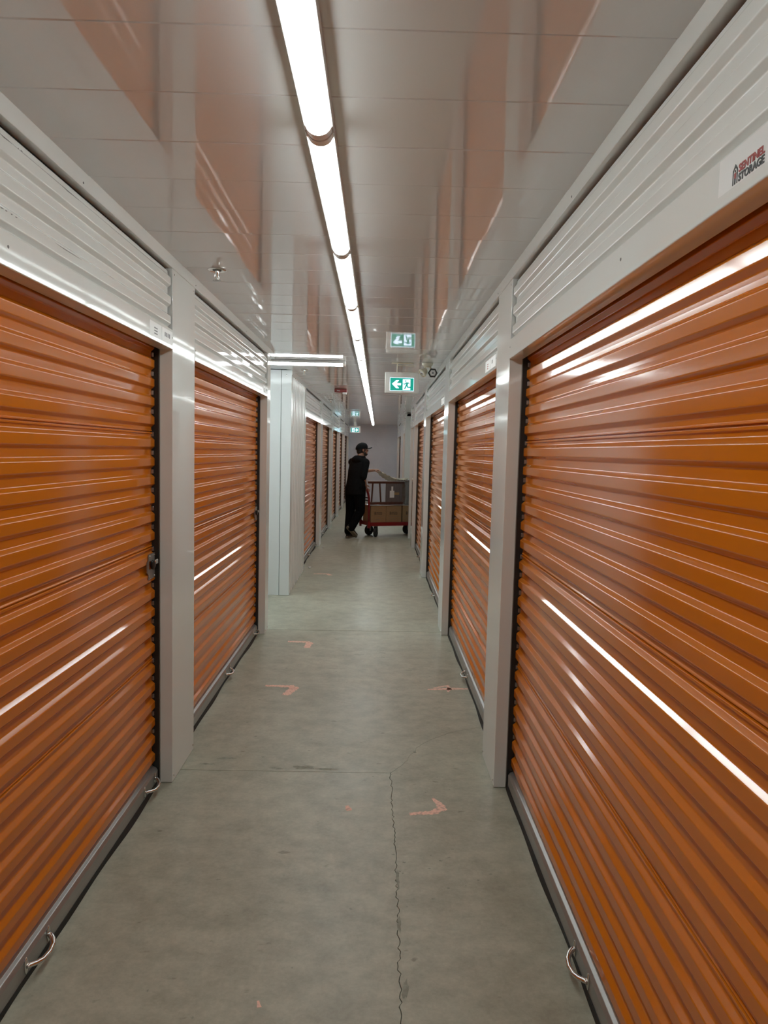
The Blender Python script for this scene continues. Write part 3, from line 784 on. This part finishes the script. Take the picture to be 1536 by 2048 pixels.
# push handle: two curved posts joined by a top bar
mb = MB()
H = [(-.02, 0, .17), (-.02, 0, .60), (-.022, 0, .70), (-.040, 0, .79), (-.072, 0, .86), (-.115, 0, .905)]
def up(w_): return [(a, w_, c) for a, b, c in H]
mb.tube(up(.035) + [(-.125, .07, .912), (-.125, DW / 2, .912), (-.125, DW - .07, .912)] + list(reversed(up(DW - .035))), .0205, 10)
mb.build('push_handle', M['red'], cart, True)
for zz in (.66, .71):
    MB().tube([(-.021, .035, zz), (-.021, DW - .035, zz)], .012, 8).build('cross_bar', M['black'], cart, True)
def wheel(u, w_, name, turn):
    r0 = 0.098
    m = Matrix.Translation((u, w_, 0)) @ Matrix.Rotation(turn, 4, 'Z')
    t = MB().lathe([(.060, -.020), (.090, -.024), (r0, -.014), (r0, .014), (.090, .024), (.060, .020)], (0, 0, 0), 28, 'Y', mtx=m @ Matrix.Translation((0, 0, r0))).build('wheel', M['tyre'], cart, True, 40)
    MB().lathe([(.058, -.016), (.022, -.022), (.022, .022), (.058, .016)], (0, 0, 0), 20, 'Y', mtx=m @ Matrix.Translation((0, 0, r0))).build('hub', M['black'], t, True, 40)
    mb = MB()
    for s in (-1, 1): mb.box(-.016, .020, s * .032 - .003, s * .032 + .003, r0 - .014, .2, mtx=m)
    mb.box(-.04, .04, -.04, .04, .194, .204, mtx=m)
    mb.build('fork', M['galv'], t)
    MB().lathe([(.008, -.04), (.012, -.036), (.012, .036), (.008, .04)], (0, 0, 0), 10, 'Y', mtx=m @ Matrix.Translation((0, 0, r0))).build('axle', M['chrome'], t)
wheel(.14, .075, 'n', math.radians(52)); wheel(.13, DW - .09, 'f', math.radians(20)); wheel(.95, .075, 'n', 0); wheel(.93, DW - .06, 'f', math.radians(8))

def to_world(u, w_, z): 
    c, s = math.cos(CA), math.sin(CA); return Vector((CX + u * c - w_ * s, CY + u * s + w_ * c, z))
def carton(u0, u1, w0, w1, z0, z1, label, mark=True, lean=0.0):
    r = empty('cardboard_box', to_world((u0 + u1) / 2, (w0 + w1) / 2, z0), CA + lean); tag(r, label, 'box', 'cardboard moving boxes on the cart')
    a, b, h = (u1 - u0) / 2, (w1 - w0) / 2, z1 - z0
    MB().box(-a, a, -b, b, 0, h - .006, bev=.003, seg=1).build('carton_body', M['card'], r)
    for s in (0, 1):
        mb = MB(); mb.box(-a, a, (-b if s == 0 else .0015), (-.0015 if s == 0 else b), h - .006, h - .001)
        mb.build('flap', M['card'], r)
    MB().box(-a - .0006, a + .0006, -.024, .024, h - .0012, h + .0002).build('tape_strip', M['tape'], r)
    if mark:
        T = lambda u, v, w_: Vector((u, -b - w_, v))
        zc = h * .50
        logo(r, .062, M['decal_black'], M['decal_black'], lambda u, v, w_: T(u - .082, v + zc - .018, w_))
        for s_, zz, sz in (('SENTINEL', .022, .020), ('STORAGE', -.012, .034)):
            me = text_mesh('lettering', s_, sz, .0005); wd = max(v.co.x for v in me.vertices); k = .115 / wd
            flatmesh(me, lambda p, q, c: T(-.042 + p * k, zc + zz + q, .0004 + c)); link('lettering', me, M['decal_black'], r)
        mb = MB(); mb.prism([(-a * .72, zc - .050), (a * .72, zc - .050), (a * .72, zc - .053), (-a * .72, zc - .053)], .0004, T)
        mb.prism([(-.045, h * .18), (.04, h * .18), (.04, h * .195), (-.045, h * .195)], .0004, T)
        q = mb.build('printed_line', M['decal_grey'], r); q['kind'] = 'stuff'
    return r
BT = LZ + .302
carton(.020, .318, .030, .40, LZ + .001, BT, 'cardboard box on the cart next to the push handle')
carton(.322, .628, .030, .40, LZ + .001, BT, 'cardboard box in the middle of the cart')
carton(.655, .955, .030, .40, LZ + .001, BT, 'cardboard box at the front of the cart, partly behind the pier')

# slatted dark wood frame standing on the boxes
FZ = BT + .012
fr = empty('slatted_wood_frame', to_world(0, .10, FZ), CA); tag(fr, 'dark red-brown slatted wooden frame standing on the boxes', 'frame')
MB().box(.000, .68, -.016, .016, .0, .050, bev=.004, seg=1).build('bottom_rail', M['wood'], fr)
MB().box(-.02, .70, -.016, .016, .385, .425, bev=.004, seg=1).build('top_rail', M['wood'], fr)
for u, t in ((.065, -.02), (.225, .03)):
    mb = MB(); mb.tube([(u + t * .5, 0, .04), (u - t * .5, 0, .395)], .016, 6, flat=.6, up=(0, 1, 0)); mb.build('slat', M['wood'], fr)
MB().box(.335, .66, -.012, .012, .045, .39, bev=.003, seg=1).build('solid_panel', M['panel_grey'], fr)
MB().box(.41, .50, -.0135, -.012, .13, .255).build('paper_tag', M['decal_white'], fr)
MB().box(.44, .475, -.0138, -.012, .255, .335).build('paper_tag', M['decal_white'], fr)
MB().box(.50, .60, -.0137, -.012, .18, .225).build('tape_strip', M['tape'], fr)
MB().box(-.03, .71, -.030, .034, .426, .434, bev=.002, seg=1).build('top_edge', M['lens'], fr)
# crumpled plastic sheet under the frame
def crumple(name, fn, nu, nv, thick, m, parent=None, seed=3):
    rnd = random.Random(seed); bm = bmesh.new()
    V = [[bm.verts.new(fn(i / nu, j / nv, rnd)) for j in range(nv + 1)] for i in range(nu + 1)]
    for i in range(nu):
        for j in range(nv): bm.faces.new((V[i][j], V[i + 1][j], V[i + 1][j + 1], V[i][j + 1]))
    bmesh.ops.recalc_face_normals(bm, faces=bm.faces[:])
    bmesh.ops.solidify(bm, geom=bm.faces[:], thickness=thick)
    me = bpy.data.meshes.new(name); bm.to_mesh(me); bm.free()
    for p in me.polygons: p.use_smooth = True
    return link(name, me, m, parent)
M['film_white'] = film('white_plastic_sheet', (0.62, 0.62, 0.62), 0.9)
o = crumple('plastic_liner', lambda a, b, r: to_world(.005 + a * .93, .02 + b * .36, BT + .0015 + .008 * (.5 + .5 * math.sin(a * 14 + b * 7)) * (1 if .05 < b else 1.2)), 40, 12, .0012, M['film_white'])
tag(o, 'white plastic sheet lying over the cardboard boxes', 'plastic sheet')
# bulky wrapped bundle at the front of the load
br = empty('wrapped_bundle', to_world(.90, .22, BT + .012), CA); tag(br, 'dark grey furniture bundle wrapped in clear plastic at the front of the cart', 'bundle')
mb = MB(); mb.box(-.17, .20, -.13, .17, .0, .43, bev=.05, seg=3); mb.ell((-.06, -.10, .24), (.12, .06, .20)); mb.build('bundle_body', M['wrapgrey'], br, True)
o = crumple('plastic_wrap', lambda a, b, r: Vector((-.20 + a * .42, -.172 - .016 * math.sin(a * 9 + b * 5) + r.uniform(-.006, .006), .01 + b * .43)), 24, 20, .001, M['film_thin'], br, 5)
MB().box(-.20, .22, -.17, .18, .436, .446, bev=.003, seg=1).build('top_board', M['panel_grey'], br)

# ------------------------------------------------------------------ the man
PX, PY = -0.385, 12.85
M['skin'] = mat('skin', (0.34, 0.185, 0.125), 0.5)
M['cloth'] = mat('black_hoodie_cloth', (0.010, 0.0105, 0.012), 0.9, spec=0.12)
add_noise(M['cloth'], 30, (0.005, 0.0055, 0.006), (0.009, 0.0095, 0.0105), bump=0.3, bump_scale=14)
M['trousers'] = mat('black_trousers', (0.007, 0.0075, 0.009), 0.9, spec=0.1)
add_noise(M['trousers'], 30, (0.0035, 0.0038, 0.0045), (0.006, 0.0065, 0.0075), bump=0.3, bump_scale=12)
M['cap'] = mat('black_cap', (0.006, 0.007, 0.008), 0.8, spec=0.15)
M['hair'] = mat('black_hair', (0.006, 0.005, 0.005), 0.6)
M['shoe'] = mat('black_shoe', (0.012, 0.012, 0.012), 0.5)
M['sole'] = mat('tan_sole', (0.20, 0.165, 0.115), 0.7)

def remesh(name, mb, voxel, material, parent, smooth=4):
    me = mb.mesh('tmp'); o = bpy.data.objects.new('tmp', me); COL.objects.link(o)
    r = o.modifiers.new('r', 'REMESH'); r.mode = 'VOXEL'; r.voxel_size = voxel
    s = o.modifiers.new('s', 'SMOOTH'); s.factor = 0.5; s.iterations = smooth
    dg = bpy.context.evaluated_depsgraph_get()
    m2 = bpy.data.meshes.new_from_object(o.evaluated_get(dg)); m2.name = name
    bpy.data.objects.remove(o); bpy.data.meshes.remove(me)
    for p in m2.polygons: p.use_smooth = True
    m2.materials.clear(); m2.materials.append(material)
    return link(name, m2, None, parent)

def limb(mb, a, b, ra, rb, n=12, ext=True):
    a, b = Vector(a), Vector(b); k = 6
    mb.tube([a.lerp(b, i / k) for i in range(k + 1)], [ra + (rb - ra) * i / k for i in range(k + 1)], n)
    mb.ell(a, (ra, ra, ra), seg=12, rings=8); mb.ell(b, (rb, rb, rb), seg=12, rings=8)

PHI = math.radians(40); HPHI = math.radians(74)
fw = Vector((math.sin(PHI), math.cos(PHI), 0)); rt = Vector((math.cos(PHI), -math.sin(PHI), 0))
hf = Vector((math.sin(HPHI), math.cos(HPHI), 0)); hrt = Vector((math.cos(HPHI), -math.sin(HPHI), 0))
J = dict(pelvis=Vector((0, 0, .91)), chest=Vector((.035, .03, 1.22)), neck=Vector((.065, .055, 1.43)),
         lhip=Vector((-.075, .06, .89)), rhip=Vector((.075, -.06, .89)),
         lknee=Vector((-.088, .10, .48)), lank=Vector((-.120, .045, .095)),
         rknee=Vector((.090, .0, .48)), rank=Vector((-.062, -.120, .185)),
         lsh=Vector((-.075, .170, 1.345)), rsh=Vector((.170, -.060, 1.345)),
         lel=Vector((.115, .29, 1.185)), lwr=Vector((.310, .335, 1.205)),
         rel=Vector((.140, -.135, 1.105)), rwr=Vector((.176, .035, .925)))
HC = Vector((.105, .085, 1.578))
man = empty('person', (PX, PY, 0)); tag(man, 'person in black hoodie, trousers and cap pushing the red cart', 'person')

hm = Matrix(((hrt.x, hf.x, 0), (hrt.y, hf.y, 0), (0, 0, 1)))    # head frame: x right, y forward, z up
def hp(x, y, z): return HC + hm @ Vector((x, y, z))
mb = MB()
# head: cranium, jaw, nose, ears, brow
mb.ell(hp(0, -.012, .018), (.076, .096, .098), hm); mb.ell(hp(0, .030, -.055), (.056, .062, .066), hm); mb.ell(hp(0, .070, -.098), (.026, .020, .020), hm)
mb.ell(hp(0, .094, -.022), (.011, .018, .024), hm); mb.ell(hp(0, .078, .020), (.050, .014, .010), hm); mb.ell(hp(0, .084, -.066), (.024, .010, .008), hm)
for s in (-1, 1): mb.ell(hp(s * .078, -.004, -.014), (.009, .020, .032), hm)
limb(mb, hp(0, -.022, -.05), J['neck'] + Vector((0, 0, -.03)), .054, .060)
# trunk under the clothes
limb(mb, J['neck'] + Vector((0, 0, -.05)), J['pelvis'], .08, .09)
for a, b, ra, rb in (('lsh', 'lel', .045, .038), ('lel', 'lwr', .040, .027), ('rsh', 'rel', .045, .038), ('rel', 'rwr', .041, .027),
                     ('lhip', 'lknee', .065, .048), ('lknee', 'lank', .045, .032), ('rhip', 'rknee', .065, .048), ('rknee', 'rank', .045, .032)):
    limb(mb, J[a], J[b], ra, rb)
limb(mb, J['lsh'], J['chest'] + Vector((0, 0, .1)), .05, .06); limb(mb, J['rsh'], J['chest'] + Vector((0, 0, .1)), .05, .06)
# left hand: reaching forward, fingers closed on the plastic
def hand(mb, wr, d, palm_n, curl, thumb_side):
    d = Vector(d).normalized(); n = Vector(palm_n); n = (n - d * n.dot(d)).normalized(); s = d.cross(n)
    pc = wr + d * .048
    pm = Matrix((s, d, n)).transposed()
    mb.ell(pc, (.040, .052, .017), pm); limb(mb, wr, pc, .026, .024)
    for i, (off_, ln) in enumerate(((-.030, .062), (-.010, .074), (.010, .070), (.029, .054))):
        b0 = pc + d * .040 + s * off_; dirv = d; p = b0; rr = .0095
        for seg_ in range(3):
            dirv = (dirv + n * curl).normalized(); q = p + dirv * ln * (.42, .32, .26)[seg_]
            limb(mb, p, q, rr, rr * .92, 8); p = q; rr *= .92
    b0 = wr + d * .022 + s * thumb_side * .030; q = b0 + (d * .65 + s * thumb_side * .6 + n * .5).normalized() * .038; r_ = q + (d * .85 + n * .6).normalized() * .030
    limb(mb, b0, q, .012, .0105, 8); limb(mb, q, r_, .0105, .0085, 8)
hand(mb, J['lwr'], (.95, .2, .05), (0, .15, -1), .55, -1)
hand(mb, J['rwr'], (.1, .55, -.45), (.8, .2, -.6), .75, -1)
remesh('body', mb, .0055, M['skin'], man, 3)
for s in (-1, 1):
    e = MB().ell(hp(s * .030, .079, -.002), (.012, .010, .008), hm).build('eye', M['lens'], man, True)

# hoodie
mb = MB()
def torso_ring(c, a, b, n=22): return [c + rt * a * math.cos(k * 2 * math.pi / n) + fw * b * math.sin(k * 2 * math.pi / n) for k in range(n)]
secs = [(Vector((-.005, -.005, .775)), .196, .140), (Vector((-.003, -.003, .86)), .200, .144), (Vector((.0, .0, .95)), .194, .138), (Vector((.012, .010, 1.06)), .186, .130), (Vector((.028, .024, 1.20)), .192, .132),
        (Vector((.045, .040, 1.31)), .194, .122), (Vector((.056, .050, 1.385)), .160, .100), (Vector((.064, .056, 1.435)), .095, .080), (Vector((.068, .060, 1.46)), .070, .070)]
rings = [[mb.bm.verts.new(p) for p in torso_ring(c, a, b)] for c, a, b in secs]
for A_, B_ in zip(rings, rings[1:]):
    for k in range(len(A_)): mb.bm.faces.new((A_[k], A_[(k + 1) % len(A_)], B_[(k + 1) % len(A_)], B_[k]))
mb.bm.faces.new(list(reversed(rings[0]))); mb.bm.faces.new(rings[-1])
for s_ in ('l', 'r'):
    limb(mb, J[s_ + 'sh'], J[s_ + 'el'], .074, .062); e_ = J[s_ + 'el'].lerp(J[s_ + 'wr'], .06); limb(mb, J[s_ + 'el'], e_, .061, .058)
    limb(mb, J[s_ + 'sh'] + Vector((0, 0, .005)), J['neck'] + Vector((0, 0, -.02)), .070, .066)
ho = remesh('hoodie', mb, .009, M['cloth'], man, 4)
# hood lying on the back
mb = MB(); pts = []
for k in range(13):
    a = math.pi * (0.02 + .96 * k / 12)
    pts.append(J['neck'] + rt * math.cos(a) * .100 - fw * (math.sin(a) * .095 - .03) + Vector((0, 0, .012 - .020 * math.sin(a))))
mb.tube(pts, [.024 + .026 * math.sin(math.pi * k / 12) for k in range(13)], 10)
mb.ell(J['neck'] - fw * .088 + Vector((0, 0, -.040)), (.120, .060, .068), Matrix((rt, fw, Vector((0, 0, 1)))).transposed())
remesh('hood', mb, .008, M['cloth'], ho, 3)

# trousers
mb = MB()
mb.ell(J['pelvis'] + Vector((0, 0, -.03)), (.190, .135, .14), Matrix((rt, fw, Vector((0, 0, 1)))).transposed())
for s_ in ('l', 'r'):
    limb(mb, J[s_ + 'hip'], J[s_ + 'knee'], .112, .086)
    end = J[s_ + 'ank'] + (J[s_ + 'knee'] - J[s_ + 'ank']).normalized() * .015
    limb(mb, J[s_ + 'knee'], end, .084, .070)
remesh('trousers', mb, .009, M['trousers'], man, 4)

# shoes
def shoe(ank, heel, toe, upv):
    heel, toe, upv = Vector(heel), Vector(toe), Vector(upv); d = (toe - heel); L_ = d.length; d.normalize(); upv = (upv - d * upv.dot(d)).normalized(); s = d.cross(upv)
    fm = Matrix((s, d, upv)).transposed()
    mb = MB()
    mb.ell(heel + d * .060 + upv * .048, (.036, .062, .044), fm); mb.ell(heel + d * (L_ * .55) + upv * .042, (.040, .085, .034), fm); mb.ell(heel + d * (L_ - .058) + upv * .036, (.042, .058, .026), fm)
    limb(mb, ank, heel + d * .06 + upv * .05, .040, .042)
    o = remesh('shoe', mb, .007, M['shoe'], man, 2)
    out = [(-.030, .012), (-.034, .06), (-.030, .12), (-.040, .19), (-.036, L_ - .03), (-.018, L_), (.012, L_), (.034, L_ - .03), (.040, .19), (.034, .12), (.034, .06), (.030, .012), (.012, 0), (-.012, 0)]
    MB().prism(out, .026, lambda u, v, w: heel + s * u + d * v + upv * w).build('sole', M['sole'], o)
shoe(J['lank'], (-.150, .010, .001), (.015, .215, .001), (0, 0, 1))
shoe(J['rank'], (-.135, -.165, .205), (.035, -.045, .012), (.42, .74, .52))

# hair, beard, cap
mb = MB(); mb.ell(hp(0, -.022, .005), (.082, .094, .092), hm); mb.ell(hp(0, -.050, -.045), (.068, .056, .050), hm)
o = remesh('hair', mb, .007, M['hair'], man, 2)
mb = MB(); mb.ell(hp(0, .048, -.088), (.050, .050, .032), hm)
for s in (-1, 1): mb.ell(hp(s * .052, .034, -.068), (.007, .026, .026), hm)
remesh('beard', mb, .006, M['hair'], man, 2)
mb = MB(); prof = []
for k in range(9):
    a = k / 8 * math.pi / 2; prof.append((math.cos(a), math.sin(a)))
n = 26; rings = []
for cr, sr in [(1.0, -.22)] + prof[:-1]:
    rings.append([mb.bm.verts.new(hp(.090 * cr * math.sin(2 * math.pi * k / n), -.014 + .110 * cr * math.cos(2 * math.pi * k / n), .026 + .094 * sr + .016 * cr * math.cos(2 * math.pi * k / n))) for k in range(n)])
for A_, B_ in zip(rings, rings[1:]):
    for k in range(n): mb.bm.faces.new((A_[k], A_[(k + 1) % n], B_[(k + 1) % n], B_[k]))
top = mb.bm.verts.new(hp(0, -.014, .119))
for k in range(n): mb.bm.faces.new((rings[-1][k], rings[-1][(k + 1) % n], top))
mb.bm.faces.new(list(reversed(rings[0])))
cp_ = mb.build('cap', M['cap'], man, True, 60)
mb = MB(); outl = []
for k in range(13):
    a = math.pi * k / 12; outl.append((.080 * math.cos(a), .055 + .122 * math.sin(a)))
mb.prism(outl, .012, lambda u, v, w: hp(u, v, .050 - w - 5.0 * u * u - (v - .055) * .05))
mb.build('brim', M['cap'], cp_)
MB().ell(hp(0, -.014, .119), (.008, .008, .004)).build('cap_button', M['cap'], cp_, True)

# plastic sheet pulled up by the man's left hand
hx = Vector((PX, PY, 0)) + J['lwr'] + Vector((.085, .02, -.012)); tgt = to_world(.80, .15, 1.055)
def sheet(a, b, r):
    p = hx.lerp(tgt, a); wdt = .05 + .17 * math.sin(math.pi * min(1, a * .9 + .08)); side = Vector((-.30, .95, 0))
    sag = -.055 * math.sin(math.pi * a)
    q = p + side * (b - .5) * wdt * 1.3 + Vector((0, 0, sag - .07 * abs(b - .15) * math.sin(math.pi * min(1, a + .12)) + .012 * math.sin(b * 16 + a * 5)))
    return q + Vector((r.uniform(-.008, .008), r.uniform(-.008, .008), r.uniform(-.013, .013)))
o = crumple('plastic_film', sheet, 28, 14, .001, M['film'], None, 9)
tag(o, 'crumpled clear plastic film held up over the cart by the man', 'plastic film')
